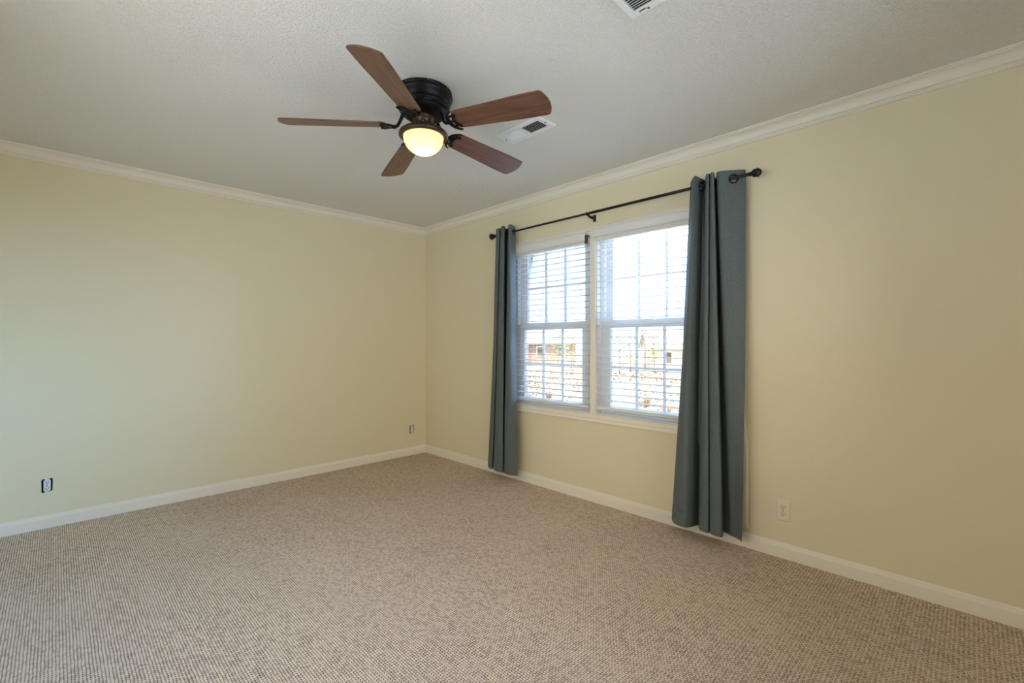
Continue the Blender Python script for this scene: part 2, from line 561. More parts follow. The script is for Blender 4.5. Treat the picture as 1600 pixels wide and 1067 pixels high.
tag(mb.build('trim_6', M['trim'], bevel=0.003), 'white mullion post between the two windows', 'window mullion', kind='structure')


# ------------------------------------------------------------------ windows
def sash(mb, xc, th, y0, y1, zb, zt, gy0, gy1, gz0, gz1):
    a, b = xc - th / 2, xc + th / 2
    mb.box(a, b, y0, gy0, zb, zt); mb.box(a, b, gy1, y1, zb, zt)
    mb.box(a, b, gy0, gy1, zb, gz0); mb.box(a, b, gy0, gy1, gz1, zt)
    # glazing bead and muntins
    bw = 0.006
    for k in (1, 2):
        y = gy0 + (gy1 - gy0) * k / 3
        mb.box(xc - 0.008, xc + 0.008, y - 0.009, y + 0.009, gz0, gz1)
    z = (gz0 + gz1) / 2
    ys = [gy0] + [gy0 + (gy1 - gy0) * k / 3 + s * 0.009 for k in (1, 2) for s in (-1, 1)] + [gy1]
    for k in range(0, 6, 2):
        mb.box(xc - 0.008, xc + 0.008, ys[k], ys[k + 1], z - 0.009, z + 0.009)


def build_window(idx, op, gy, label):
    root = thing('window_%d' % idx, label, 'window', (0, 0, 0), kind='structure')
    y0, y1 = op[0] + 0.001, op[1] - 0.001
    f = MB()
    # outer vinyl frame with stepped jamb
    fw = 0.034
    for (a, b, wdt) in ((X0 + 0.052, X0 + 0.148, fw), (X0 + 0.088, X0 + 0.126, fw + 0.012)):
        f.box(a, b, y0, y0 + wdt, OZ[0] + 0.001, OZ[1] - 0.001)
        f.box(a, b, y1 - wdt, y1, OZ[0] + 0.001, OZ[1] - 0.001)
        f.box(a, b, y0 + wdt, y1 - wdt, OZ[0] + 0.001, OZ[0] + 0.022)
        f.box(a, b, y0 + wdt, y1 - wdt, OZ[1] - 0.018, OZ[1] - 0.001)
    # inner jamb liner boards
    f.box(X0 + 0.001, X0 + 0.052, y0, y0 + 0.004, OZ[0] + 0.001, OZ[1] - 0.001)
    f.box(X0 + 0.001, X0 + 0.052, y1 - 0.004, y1, OZ[0] + 0.001, OZ[1] - 0.001)
    f.box(X0 + 0.001, X0 + 0.052, y0 + 0.004, y1 - 0.004, OZ[0] + 0.001, OZ[0] + 0.010)
    f.box(X0 + 0.001, X0 + 0.052, y0 + 0.004, y1 - 0.004, OZ[1] - 0.006, OZ[1] - 0.001)
    f.build('window_frame', M['vinyl'], root)
    lo, up = X0 + 0.070, X0 + 0.105
    s = MB(); sash(s, up, 0.030, y0 + fw - 0.002, y1 - fw + 0.002, 1.318, 1.981, gy[0], gy[1], 1.363, 1.966)
    su = s.build('upper_sash', M['vinyl'], root)
    s = MB(); sash(s, lo, 0.034, y0 + fw - 0.002, y1 - fw + 0.002, 0.684, 1.353, gy[0], gy[1], 0.722, 1.302)
    # sash lock
    s.box(lo - 0.012, lo + 0.012, sum(gy) / 2 - 0.03, sum(gy) / 2 + 0.03, 1.353, 1.362)
    sl = s.build('lower_sash', M['vinyl'], root)
    for xx, zz, par in ((up, (1.363, 1.966), su), (lo, (0.722, 1.302), sl)):
        g = MB()
        g.add([(xx + 0.0095, gy[0] - 0.004, zz[0] - 0.004), (xx + 0.0095, gy[1] + 0.004, zz[0] - 0.004), (xx + 0.0095, gy[1] + 0.004, zz[1] + 0.004), (xx + 0.0095, gy[0] - 0.004, zz[1] + 0.004)], [(0, 1, 2, 3)])
        g.build('pane', M['glass'], par)
    return root


build_window(1, OPEN_A, (2.153, 2.775), 'far white double-hung window, left one of the pair')
build_window(2, OPEN_B, (1.266, 1.897), 'near white double-hung window, right one of the pair')

# plain twin windows added at the camera's back to let in fill daylight
def fill_window(idx, op, place, label):
    """op: a0, a1, z0, z1; place maps (along the wall, out of the room, up) to the world"""
    root = thing('window_%d' % idx, label, 'window', kind='structure')
    a0, a1, za, zb = op
    f = MB()

    def bx(u0, u1, d0, d1, z0_, z1_):
        q = [place(u, d, z) for u in (u0, u1) for d in (d0, d1) for z in (z0_, z1_)]
        f.add(q, [(0, 1, 3, 2), (4, 6, 7, 5), (0, 4, 5, 1), (2, 3, 7, 6), (0, 2, 6, 4), (1, 5, 7, 3)])
    mid = (a0 + a1) / 2
    for (u0, u1) in ((a0 + 0.001, a0 + 0.06), (a1 - 0.06, a1 - 0.001), (mid - 0.03, mid + 0.03)):
        bx(u0, u1, 0.04, 0.12, za + 0.001, zb - 0.001)
    for (u0, u1) in ((a0 + 0.06, mid - 0.03), (mid + 0.03, a1 - 0.06)):
        bx(u0, u1, 0.04, 0.12, za + 0.001, za + 0.05)
        bx(u0, u1, 0.04, 0.12, zb - 0.05, zb - 0.001)
        bx(u0, u1, 0.06, 0.10, (za + zb) / 2 - 0.02, (za + zb) / 2 + 0.02)
    f.build('window_frame', M['vinyl'], root)
    g = MB(); g.add([place(u, 0.08, z) for u, z in ((a0 + 0.05, za + 0.03), (a1 - 0.05, za + 0.03), (a1 - 0.05, zb - 0.03), (a0 + 0.05, zb - 0.03))], [(0, 1, 2, 3)])
    g.build('pane', M['glass'], root)


for so in SIDE_FILL_OPENS:
    fill_window(3, so, lambda u, d, z: (XL - d, u, z), 'unseen wide white window added beside the camera for fill daylight')
fill_window(4, REAR_FILL_OPEN, lambda u, d, z: (u, YN - d, z), 'unseen wide white window added behind the camera for fill daylight')


# ------------------------------------------------------------------ blinds
def build_blind(op, val_y, ztop_val, drop, label):
    y0, y1 = op[0] + 0.008, op[1] - 0.008
    root = thing('window_blind', label, 'window blind', (X0, (y0 + y1) / 2, 1.97), group='white slat blinds in the window pair')
    xs = 0.004
    yc = (y0 + y1) / 2
    Y = lambda y: y - yc
    Z = lambda z: z - 1.97
    b = MB(); b.box(xs - 0.024, xs + 0.030, Y(y0), Y(y1), Z(1.945), Z(1.990)); hr = b.build('headrail', M['blind'], root, bevel=0.002)
    # valance board with a moulded face
    pr = [(-0.050, ztop_val - 0.062), (-0.052, ztop_val - 0.056), (-0.046, ztop_val - 0.050), (-0.046, ztop_val - 0.012), (-0.052, ztop_val - 0.006), (-0.052, ztop_val), (-0.038, ztop_val), (-0.038, ztop_val - 0.062)]
    v = MB(); v.loft([[(x, Y(y), Z(z)) for x, z in pr] for y in val_y], closed=True)
    # short returns
    v.build('valance', M['blind'], root)
    if val_y[0] > y0 + 0.01:
        c = MB(); c.box(-0.028, -0.004, Y(y0 + 0.001), Y(y0 + 0.030), Z(1.944), Z(2.005))
        c.build('bracket', M['screw'], root)
    # slats, slightly cupped, almost level
    s = MB(); nsl = 26; pitch = 0.0462; zt = 1.925
    for i in range(nsl):
        zz = zt - i * pitch
        if zz < 0.76 - drop: break
        pts = [(-0.025, -0.0004), (-0.012, 0.0016), (0, 0.0022), (0.012, 0.0016), (0.025, -0.0004)]
        tilt = math.radians(2)
        ring = []
        for (px, pz) in pts: ring.append((px * math.cos(tilt) - pz * math.sin(tilt), px * math.sin(tilt) + pz * math.cos(tilt) + 0.0014))
        for (px, pz) in reversed(pts): ring.append((px * math.cos(tilt) - pz * math.sin(tilt), px * math.sin(tilt) + pz * math.cos(tilt) - 0.0014))
        s.loft([[(xs + a, Y(y), Z(zz) + b_) for a, b_ in ring] for y in (y0, y1)], closed=True)
    s.build('slats', M['blind'], root)
    r = MB(); r.box(xs - 0.026, xs + 0.026, Y(y0), Y(y1), Z(0.700 - drop), Z(0.722 - drop)); br = r.build('bottom_rail', M['blind'], root, bevel=0.003)
    for q in (0.16, 0.5, 0.84):
        yy = y0 + (y1 - y0) * q
        k = MB()
        for xx in (xs - 0.027, xs + 0.027):
            k.tube([(xx, Y(yy), Z(1.945)), (xx, Y(yy), Z(0.722 - drop))], 0.0009, 5)
        k.tube([(xs, Y(yy + 0.008), Z(1.945)), (xs, Y(yy + 0.008), Z(0.722 - drop))], 0.0008, 5)
        k.build('ladder_cord', M['cord'], root)
    wy_ = y1 - 0.075 if False else y1 - 0.055
    t = MB(); t.tube([(-0.034, Y(wy_), Z(1.955)), (-0.034, Y(wy_), Z(1.94)), (-0.034, Y(wy_), Z(1.35)), (-0.034, Y(wy_), Z(1.31)), (-0.034, Y(wy_), Z(1.30))], [0.002, 0.0035, 0.0035, 0.0055, 0.004], 8)
    t.build('tilt_wand', M['cord'], root)
    return root


build_blind(OPEN_A, (2.062, 2.93), 2.021, 0.0, 'white slat blind over the far window, its valance slipped left')
build_blind(OPEN_B, (1.168, 2.0), 2.034, 0.0, 'white slat blind over the near window beside the right curtain')

# ------------------------------------------------------------------ curtain rod
RX, RZ = X0 - 0.09, 2.143
rod = thing('curtain_rod', 'black metal curtain rod with ball finials above the double window', 'curtain rod', (RX, 1.95, RZ))
m = MB(); m.tube([(0, 0.888 - 1.95, 0), (0, 1.97 - 1.95, 0)], 0.0095, 14); m.tube([(0, 1.97 - 1.95, 0), (0, 3.01 - 1.95, 0)], 0.0078, 14)
m.build('rod', M['rod'], rod)
fin = [(0.0095, 0.0), (0.013, 0.001), (0.013, 0.006), (0.010, 0.008), (0.010, 0.012), (0.016, 0.015), (0.021, 0.022), (0.023, 0.031), (0.021, 0.039), (0.026, 0.041), (0.026, 0.046), (0.020, 0.048), (0.019, 0.054), (0.013, 0.060), (0.006, 0.063), (0.001, 0.064)]
for s_, yb in ((-1, 0.889), (1, 3.005)):
    m = MB(); m.lathe([(r, s_ * h) for r, h in fin], 24, (0, yb - 1.95, 0), axis='y', caps=False)
    # small raised rosettes around the ball
    for k in range(6):
        a = k * PI / 3
        m.lathe([(0.0, 0.006), (0.004, 0.004), (0.0055, 0.0)], 10, (0.020 * math.cos(a), yb - 1.95 + s_ * 0.031, 0.020 * math.sin(a)), axis='y', caps=False)
    m.build('finial', M['rod'], rod)
for yb, lab in ((1.998, True), (1.075, False), (2.90, False)):
    m = MB()
    yy = yb - 1.95
    m.box(0.0845, 0.0896, yy - 0.012, yy + 0.012, -0.045, 0.006)
    m.tube([(0.086, yy, -0.018), (0.06, yy, -0.022), (0.03, yy, -0.020), (0.008, yy, -0.014)], [0.012, 0.011, 0.009, 0.008], 10)
    # cradle cup under the rod
    cup = [(-0.0155 * math.cos(t), -0.0155 * math.sin(t)) for t in [PI * i / 10 for i in range(11)]]
    cup += [(-0.0105 * math.cos(t), -0.0105 * math.sin(t)) for t in [PI * i / 10 for i in range(10, -1, -1)]]
    m.prism(cup, -0.010, 0.010, Matrix(((1, 0, 0, 0), (0, 0, 1, yy), (0, 1, 0, 0), (0, 0, 0, 1))))
    m.tube([(-0.0125, yy, 0.0), (-0.017, yy, 0.010)], 0.004, 8)
    m.build('bracket', M['rod'], rod, bevel=0.001)


# ------------------------------------------------------------------ curtains
def curtain(name, label, rows, ztop, zbot, grom, base_y, pinch=None):
    """rows: (z, [(y, offset from wall)...]) from top to hem"""
    root = thing(name, label, 'curtain', (X0, base_y, 0), group='grey-teal grommet curtains')
    zs = [r[0] for r in rows]
    KS = 14
    dense = [crom(r[1], KS) for r in rows]
    ncol = len(dense[0])
    zl = [ztop - 0.0045 * i for i in range(19)]
    z = zl[-1] - 0.012
    while z > 0.22: zl.append(z); z -= 0.035
    zl += [0.205, 0.19, 0.178, 0.172, 0.168, 0.160, 0.145, 0.125, 0.105, 0.090, 0.078, 0.072]
    # grommet centres: where each fold crosses the rod
    gro = []
    for i0, i1 in grom:
        best = min(range(i0 * KS, i1 * KS + 1), key=lambda q: abs(dense[0][q][1] - 0.09))
        a_, b_ = dense[0][max(best - 2, 0)], dense[0][min(best + 2, ncol - 1)]
        gro.append((Vector((-dense[0][best][1], dense[0][best][0] - base_y, RZ - 0.004)), Vector((-(b_[1] - a_[1]), b_[0] - a_[0], 0)).normalized(), best))
    m = MB(); rings = []
    for zi, z in enumerate(zl):
        # interpolate rows with a smooth quadratic blend through the three profiles
        t = (ztop - z) / (ztop - 0.072)
        tm = (ztop - zs[1]) / (ztop - 0.072)
        if t <= tm: a, b, u = dense[0], dense[1], t / tm
        else: a, b, u = dense[1], dense[2], (t - tm) / (1 - tm)
        us = u
        ring = []
        for c in range(ncol):
            y = a[c][0] * (1 - us) + b[c][0] * us
            o = a[c][1] * (1 - us) + b[c][1] * us
            # soft irregular waver of the cloth
            wv = noise.noise(Vector((c * 0.16, z * 1.7, base_y))) * 0.004 * min(1, t * 2)
            o = max(0.022, o + wv * (1 if z < 2.07 else 0))
            if 1.16 < y < 2.95 and 0.58 < z < 2.08: o = max(o, 0.058)
            zz = z
            f = c / (ncol - 1)
            # hem line dips and rises slightly from fold to fold
            if z < 0.21: zz = z + (o - 0.1) * 0.12
            if z < 0.166: o += 0.0022
            if pinch:
                py, pz = pinch
                dd = math.hypot((y - py) / 0.055, (z - pz) / 0.035)
                if dd < 1.6:
                    ang = math.atan2(z - pz, y - py)
                    o -= 0.020 * math.exp(-dd * dd * 5) - 0.004 * math.cos(ang * 7) * math.exp(-((dd - 0.75) / 0.4) ** 2)
                    o = max(0.02, o)
            ring.append((-o, y - base_y, zz))
        rings.append(ring)
    m.loft(rings, smooth=True)
    # open the cloth inside every grommet
    keep = []
    for f in m.f:
        c_ = sum((Vector(m.v[i]) for i in f), Vector()) / len(f)
        col_ = sum(i % ncol for i in f) / len(f)
        if not any((c_ - g_).length < 0.0215 and abs(col_ - q_) < KS for g_, t_, q_ in gro): keep.append(f)
    m.f = keep; m.smooth = [True] * len(keep)
    p = m.build('fabric_panel', M['fabric'], root)
    sd = p.modifiers.new('thickness', 'SOLIDIFY'); sd.thickness = 0.0024; sd.offset = 0
    # grommets: flat rings lying in the cloth where the rod threads it
    for cen, tan, q_ in gro:
        nrm = tan.cross(Vector((0, 0, 1))).normalized()
        g = MB(); prof = [(0.0185, 0.002), (0.020, 0.0042), (0.024, 0.0046), (0.0275, 0.003), (0.0275, -0.003), (0.024, -0.0046), (0.020, -0.0042), (0.0185, -0.002)]
        R = Matrix((tan, Vector((0, 0, 1)), nrm)).transposed().to_4x4()
        N = 28; rr = []
        for i in range(N + 1):
            q = 2 * PI * i / N
            rr.append([R @ Vector((r * math.cos(q), r * math.sin(q), h_)) for r, h_ in prof + prof[:1]])
        g.loft(rr, smooth=True)
        g.build('grommet', M['black_metal'], root, loc=cen)
    return root


RT = [(1.24, 0.06), (1.183, 0.145), (1.168, 0.145), (1.161, 0.04), (1.153, 0.05), (1.113, 0.13), (1.098, 0.13), (1.114, 0.08), (1.09, 0.13), (1.07, 0.135), (1.098, 0.045), (1.087, 0.045), (1.048, 0.125), (0.975, 0.09), (0.922, 0.05)]
RM = [(1.29, 0.06), (1.236, 0.15), (1.2, 0.16), (1.185, 0.05), (1.177, 0.05), (1.131, 0.14), (1.099, 0.145), (1.124, 0.07), (1.09, 0.14), (1.042, 0.15), (1.076, 0.045), (1.05, 0.045), (1.019, 0.105), (0.959, 0.095), (0.916, 0.07)]
RB = [(1.362, 0.06), (1.297, 0.16), (1.219, 0.17), (1.201, 0.05), (1.193, 0.05), (1.147, 0.14), (1.094, 0.15), (1.122, 0.06), (1.079, 0.15), (1.015, 0.155), (1.05, 0.045), (1.017, 0.048), (0.993, 0.07), (0.954, 0.09), (0.918, 0.125)]
cr = curtain('curtain', 'wider grey-teal curtain right of the window, white lining peeking out', [(2.19, RT), (1.15, RM), (0.08, RB)], 2.190, 0.072,
             [(2, 3), (4, 5), (11, 12), (12, 14)], 1.10, pinch=(1.255, 0.15))
m = MB(); rings = []
for z in [1.40 - 0.06 * i for i in range(22)] + [0.118]:
    t = min(1.0, max(0.0, (0.90 - z) / 0.35)); t = t * t * (3 - 2 * t)
    yo = 0.945 - 0.030 * t
    rings.append([(-(0.024 + 0.003 * math.sin(j * 0.9)), yo + 0.020 * j - 1.10, z) for j in range(5)])
m.loft(rings, smooth=True)
lo = m.build('lining', M['lining'], cr); lo['label'] = 'white backing lining'
sd = lo.modifiers.new('thickness', 'SOLIDIFY'); sd.thickness = 0.002

LT = [(3.032, 0.05), (2.955, 0.11), (2.924, 0.105), (2.963, 0.06), (2.877, 0.13), (2.836, 0.135), (2.9, 0.058), (2.867, 0.058), (2.781, 0.135), (2.763, 0.13), (2.779, 0.06)]
LM = [(3.056, 0.06), (2.982, 0.12), (2.949, 0.12), (2.999, 0.065), (2.916, 0.135), (2.842, 0.14), (2.916, 0.058), (2.9, 0.058), (2.803, 0.14), (2.75, 0.15), (2.766, 0.065)]
LB = [(3.114, 0.07), (3.035, 0.125), (3.003, 0.12), (3.056, 0.06), (2.952, 0.14), (2.854, 0.14), (2.946, 0.045), (2.938, 0.045), (2.827, 0.14), (2.743, 0.15), (2.705, 0.1)]
curtain('curtain', 'narrow grey-teal curtain left of the window, nearest the room corner', [(2.195, LT), (1.15, LM), (0.08, LB)], 2.195, 0.072,
        [(3, 4), (7, 8), (9, 10)], 2.88)


# ------------------------------------------------------------------ ceiling fan
FX, FY = 1.2858, 1.9107
BZ = 2.230
fan = thing('ceiling_fan', 'five-blade walnut ceiling fan with black motor and lit glass bowl', 'ceiling fan', (FX, FY, ZC))
h = lambda z: z - ZC
m = MB()
m.lathe([(0.0, h(2.4245)), (0.134, h(2.4245)), (0.139, h(2.422)), (0.139, h(2.414)), (0.134, h(2.412)), (0.134, h(2.408)), (0.140, h(2.406)), (0.143, h(2.401)), (0.143, h(2.396)), (0.139, h(2.393)),
         (0.137, h(2.384)), (0.133, h(2.372)), (0.127, h(2.360)), (0.122, h(2.356))], 64, caps=False)
housing = m.build('motor_housing', M['black_metal'], fan)
for k in range(8):
    a = k * PI / 4 + 0.35
    s = MB(); s.lathe([(0.0, 0.006), (0.003, 0.005), (0.0042, 0.0)], 10, axis='x', caps=False)
    s.build('screw', M['screw'], housing, loc=(0.139 * math.cos(a), 0.139 * math.sin(a), h(2.417)), rot=(0, 0, a))
m = MB()
m.lathe([(0.122, h(2.356)), (0.127, h(2.354)), (0.127, h(2.348)), (0.122, h(2.345)), (0.115, h(2.332)), (0.118, h(2.330)), (0.115, h(2.325)), (0.106, h(2.317)), (0.092, h(2.309)), (0.075, h(2.304)), (0.0, h(2.303))], 64, caps=False)
rotor = m.build('rotor_band', M['black_metal'], fan)
for k in range(10):
    a = k * 2 * PI / 10 + 0.2
    s = MB()
    vs = []
    for (r_, z_) in ((0.1212, 2.3425), (0.1168, 2.334)):
        for i in range(7):
            t = a + (i - 3) * 0.05
            vs.append((r_ * math.cos(t), r_ * math.sin(t), h(z_)))
    s.add(vs, [(i, i + 1, 8 + i, 7 + i) for i in range(6)])
    s.build('vent_slot', M['dark'], rotor)
m = MB(); m.lathe([(0.052, h(2.304)), (0.052, h(2.292)), (0.046, h(2.290)), (0.046, h(2.243)), (0.052, h(2.240))], 40, caps=False)
neck = m.build('switch_housing', M['bronze'], fan)
s = MB(); s.lathe([(0.0, 0.006), (0.004, 0.005), (0.006, 0.0)], 12, axis='x', caps=False)
s.build('reverse_switch', M['screw'], neck, loc=(0.046 * math.cos(-2.2), 0.046 * math.sin(-2.2), h(2.268)), rot=(0, 0, -2.2))
m = MB(); m.lathe([(0.0, h(2.243)), (0.050, h(2.242)), (0.085, h(2.238)), (0.108, h(2.231)), (0.117, h(2.224)), (0.120, h(2.216)), (0.119, h(2.208)), (0.114, h(2.204)), (0.104, h(2.203)), (0.100, h(2.206)), (0.098, h(2.212)), (0.0, h(2.214))], 64, caps=False)
m.build('light_fitter', M['bronze'], fan)
m = MB(); m.lathe([(0.098 * math.cos(t * PI / 2 / 18), h(2.2055) - 0.086 * math.sin(t * PI / 2 / 18)) for t in range(0, 18)] + [(0.0005, h(2.2055) - 0.086)], 48, caps=False)
m.build('glass_bowl', M['shade'], fan)
ld = bpy.data.lights.new('fan_bulb', 'POINT'); ld.energy = 0.55; ld.color = (1.0, 0.76, 0.48); ld.shadow_soft_size = 0.022
lo = bpy.data.objects.new('fan_bulb', ld); lo.location = (0, 0, h(2.157)); lo.parent = fan; COL.objects.link(lo)


def blade_outline():
    r0, r1 = 0.175, 0.668
    o = []
    w0, w1 = 0.055, 0.0715
    hw = lambda r: w0 + (w1 - w0) * min(1, (r - r0) / 0.38)
    N = 14
    for i in range(N + 1):                    # +y edge outward
        r = r0 + 0.02 + (r1 - 0.036 - r0 - 0.02) * i / N
        o.append((r, hw(r)))
    # tip: shallow curve with rounded corners
    o += [(r1 - 0.028, w1 - 0.0008), (r1 - 0.021, w1 - 0.004), (r1 - 0.016, w1 - 0.011)]
    for i in range(1, 8):
        y = (w1 - 0.011) * (1 - 2 * i / 8)
        o.append((r1 - 0.016 * (y / (w1 - 0.011)) ** 2, y))
    o += [(r1 - 0.016, -(w1 - 0.011)), (r1 - 0.021, -(w1 - 0.004)), (r1 - 0.028, -(w1 - 0.0008))]
    for i in range(N, -1, -1):
        r = r0 + 0.02 + (r1 - 0.036 - r0 - 0.02) * i / N
        o.append((r, -hw(r)))
    # scalloped root
    for i in range(1, 10):
        y = -w0 * (1 - 2 * i / 10)
        o.append((r0 + 0.020 * abs(y / w0) ** 2, y))
    return o


def iron_parts():
    """decorative blade iron under the blade root: crescent, scroll bars and arm"""
    m = MB()
    # crescent hugging the root edge
    N = 18; outer = []; inner = []
    for i in range(N + 1):
        a = -1.30 + 2.60 * i / N
        outer.append((0.214 - 0.070 * math.cos(a), 0.066 * math.sin(a)))
        th = 0.015 * math.cos(a * 0.95) + 0.005
        inner.append((0.214 - (0.070 - th) * math.cos(a), (0.066 - th * 0.4) * math.sin(a)))
    m.prism(outer + inner[::-1], -0.012, -0.0035)
    # second, smaller scroll
    outer = []; inner = []
    for i in range(N + 1):
        a = -1.15 + 2.3 * i / N
        outer.append((0.226 - 0.052 * math.cos(a), 0.047 * math.sin(a)))
        th = 0.010 * math.cos(a) + 0.003
        inner.append((0.226 - (0.052 - th) * math.cos(a), (0.047 - th * 0.3) * math.sin(a)))
    m.prism(outer + inner[::-1], -0.011, -0.0035)
    # links between the two
    for y in (-0.032, 0.0, 0.032):
        m.box(0.150 + abs(y) * 0.35, 0.188 + abs(y) * 0.5, y - 0.005, y + 0.005, -0.0105, -0.0035)
    for px_, py_ in ((0.183, 0.0), (0.200, 0.036), (0.200, -0.036)):
        m.lathe([(0.0, -0.015), (0.005, -0.0145), (0.006, -0.0105)], 10, (px_, py_, 0), caps=False)
    # curved arm running up to the rotor
    m.tube([(0.152, 0, -0.007), (0.138, 0, -0.010), (0.124, 0, -0.002), (0.112, 0, 0.016), (0.102, 0, 0.036), (0.092, 0, 0.052)], [0.010, 0.0085, 0.008, 0.008, 0.009, 0.010], 10)
    return m


bm_blade = MB(); bm_blade.prism(blade_outline(), -0.0035, 0.0035)
phis = [217.2, 289.2, 1.2, 73.2, 145.2]
PITCH = -0.26
proto = bm_blade.build('fan_blade', M['wood'], fan, bevel=0.0018)
iron = iron_parts().build('blade_iron', M['black_metal'], proto, bevel=0.0012)
iron['label'] = 'black scrolled iron bracket'
for i, ph in enumerate(phis):
    o = proto if i == 0 else copy_tree(proto, fan)
    o.location = (0, 0, h(BZ) + 0.033)
    a = math.radians(ph)
    o.rotation_euler = (Matrix.Rotation(a, 4, 'Z') @ Matrix.Rotation(0.05, 4, 'Y') @ Matrix.Rotation(PITCH, 4, 'X')).to_euler()


# ------------------------------------------------------------------ ceiling registers
def ceiling_vent(label, cx, cy, L_, W_, along_y, two_way, name='ceiling_vent'):
    root = thing(name, label, 'air vent', (cx, cy, ZC), PI / 2 if along_y else 0, group='white ceiling registers')
    hl, hw, b = L_ / 2, W_ / 2, 0.030
    m = MB()
    # stepped bevelled frame as lofted rectangle rings
    def rect(a, c, z): return [(-a, -c, z), (a, -c, z), (a, c, z), (-a, c, z)]
    rings = [rect(hl, hw, -0.0006), rect(hl, hw, -0.003), rect(hl - 0.005, hw - 0.005, -0.009), rect(hl - b, hw - b, -0.009), rect(hl - b, hw - b, -0.0006)]
    vs = [p for r in rings for p in r]; fs = []
    for j in range(4):
        for i in range(4):
            k = (i + 1) % 4
            fs.append((j * 4 + i, j * 4 + k, j * 4 + 4 + k, j * 4 + 4 + i))
    m.add(vs, fs)
    if two_way: m.box(-0.006, 0.006, -hw + b, hw - b, -0.009, -0.002)
    m.build('frame', M['vent'], root)
    d = MB(); d.box(-hl + b - 0.001, hl - b + 0.001, -hw + b - 0.001, hw - b + 0.001, -0.0014, -0.0004); d.build('duct_opening', M['dark'], root)
    lv = MB(); il = hl - b
    n_ = 22
    xs = [-il + (i + 0.5) * 2 * il / n_ for i in range(n_)]
    if two_way or True:
        for i, x in enumerate(xs):
            if two_way and abs(x) < 0.008: continue
            ang = (-0.62 if x < 0 else 0.5) if two_way else -0.75
            R = Matrix.Translation((x, 0, -0.0062)) @ Matrix.Rotation(ang, 4, 'Y')
            lv.obox(R, 0.0086, 2 * (hw - b), 0.0009)
    lv.build('louvers', M['vent'], root)
    for s_ in (-1, 1):
        q = MB(); q.lathe([(0.0, -0.0115), (0.004, -0.011), (0.0055, -0.009)], 12, (s_ * (hl - b / 2), 0, 0), caps=False)
        q.build('screw', M['screw'], root)
    q = MB(); q.box(hl - b - 0.012, hl - b + 0.004, 0.030, 0.0335, -0.022, -0.006); q.build('lever', M['vent'], root, bevel=0.001)
    return root


def ceiling_vent_cross(label, x0, x1, y0, y1):
    """register whose louvers run across its short side, long side along y"""
    return ceiling_vent(label, (x0 + x1) / 2, (y0 + y1) / 2, y1 - y0, x1 - x0, True, True)


ceiling_vent_cross('white two-way ceiling register beside the fan blades, wholly in view', 1.851, 2.004, 1.660, 2.000)


def long_vent(label, x0, x1, y0, y1):
    root = thing('ceiling_vent', label, 'air vent', ((x0 + x1) / 2, (y0 + y1) / 2, ZC), 0, group='white ceiling registers')
    hl, hw, b = (x1 - x0) / 2, (y1 - y0) / 2, 0.030
    m = MB()
    def rect(a, c, z): return [(-a, -c, z), (a, -c, z), (a, c, z), (-a, c, z)]
    rings = [rect(hl, hw, -0.0006), rect(hl, hw, -0.003), rect(hl - 0.005, hw - 0.005, -0.009), rect(hl - b, hw - b, -0.009), rect(hl - b, hw - b, -0.0006)]
    vs = [p for r in rings for p in r]; fs = []
    for j in range(4):
        for i in range(4):
            k = (i + 1) % 4
            fs.append((j * 4 + i, j * 4 + k, j * 4 + 4 + k, j * 4 + 4 + i))
    m.add(vs, fs); m.box(-0.006, 0.006, -hw + b, hw - b, -0.009, -0.002)
    m.build('frame', M['vent'], root)
    d = MB(); d.box(-hl + b - 0.001, hl - b + 0.001, -hw + b - 0.001, hw - b + 0.001, -0.0014, -0.0004); d.build('duct_opening', M['duct'], root)
    lv = MB(); il = hl - b; n_ = 24
    for i in range(n_):
        x = -il + (i + 0.5) * 2 * il / n_
        if abs(x) < 0.008: continue
        R = Matrix.Translation((x, 0, -0.0062)) @ Matrix.Rotation(0.55 if x < 0 else -0.55, 4, 'Y')
        lv.obox(R, 0.0098, 2 * (hw - b), 0.0009)
    lv.build('louvers', M['vent'], root)
    for s_ in (-1, 1):
        q = MB(); q.lathe([(0.0, -0.0115), (0.004, -0.011), (0.0055, -0.009)], 12, (s_ * (hl - b / 2), 0, 0), caps=False)
        q.build('screw', M['screw'], root)
    q = MB(); q.box(hl - b + 0.005, hl - b + 0.0075, 0.006, 0.032, -0.0125, -0.006); q.build('lever', M['duct'], root, bevel=0.0005)
    return root


long_vent('white ceiling register cut off by the top edge of the photo', 1.208, 1.549, 0.758, 0.912)


# ------------------------------------------------------------------ outlets
def receptacle(parent, mat, holes):
    """duplex face built around z up, x across, y out of the wall towards -y"""
    for zc in (0.0195, -0.0195):
        m = MB(); o = []
        for i in range(24):
            a = 2 * PI * i / 24
            o.append((0.0168 * math.cos(a), max(-0.0125, min(0.0125, 0.0168 * math.sin(a)))))
        R = Matrix(((1, 0, 0, 0), (0, 0, -1, 0), (0, 1, 0, zc), (0, 0, 0, 1)))
        m.prism(o, holes[0], holes[1], R)
        f = m.build('socket_face', mat, parent, bevel=0.0008)
        s = MB()
        s.box(-0.0075, -0.0050, -holes[1] - 0.0004, -holes[1] + 0.001, zc + 0.0000, zc + 0.0075)
        s.box(0.0050, 0.0075, -holes[1] - 0.0004, -holes[1] + 0.001, zc + 0.0010, zc + 0.0075)
        s.lathe([(0.0, 0.0), (0.0027, 0.0), (0.0027, 0.001)], 12, (0, -holes[1] - 0.0004, zc - 0.0065), axis='y')
        s.build('slots', M['dark'], f)


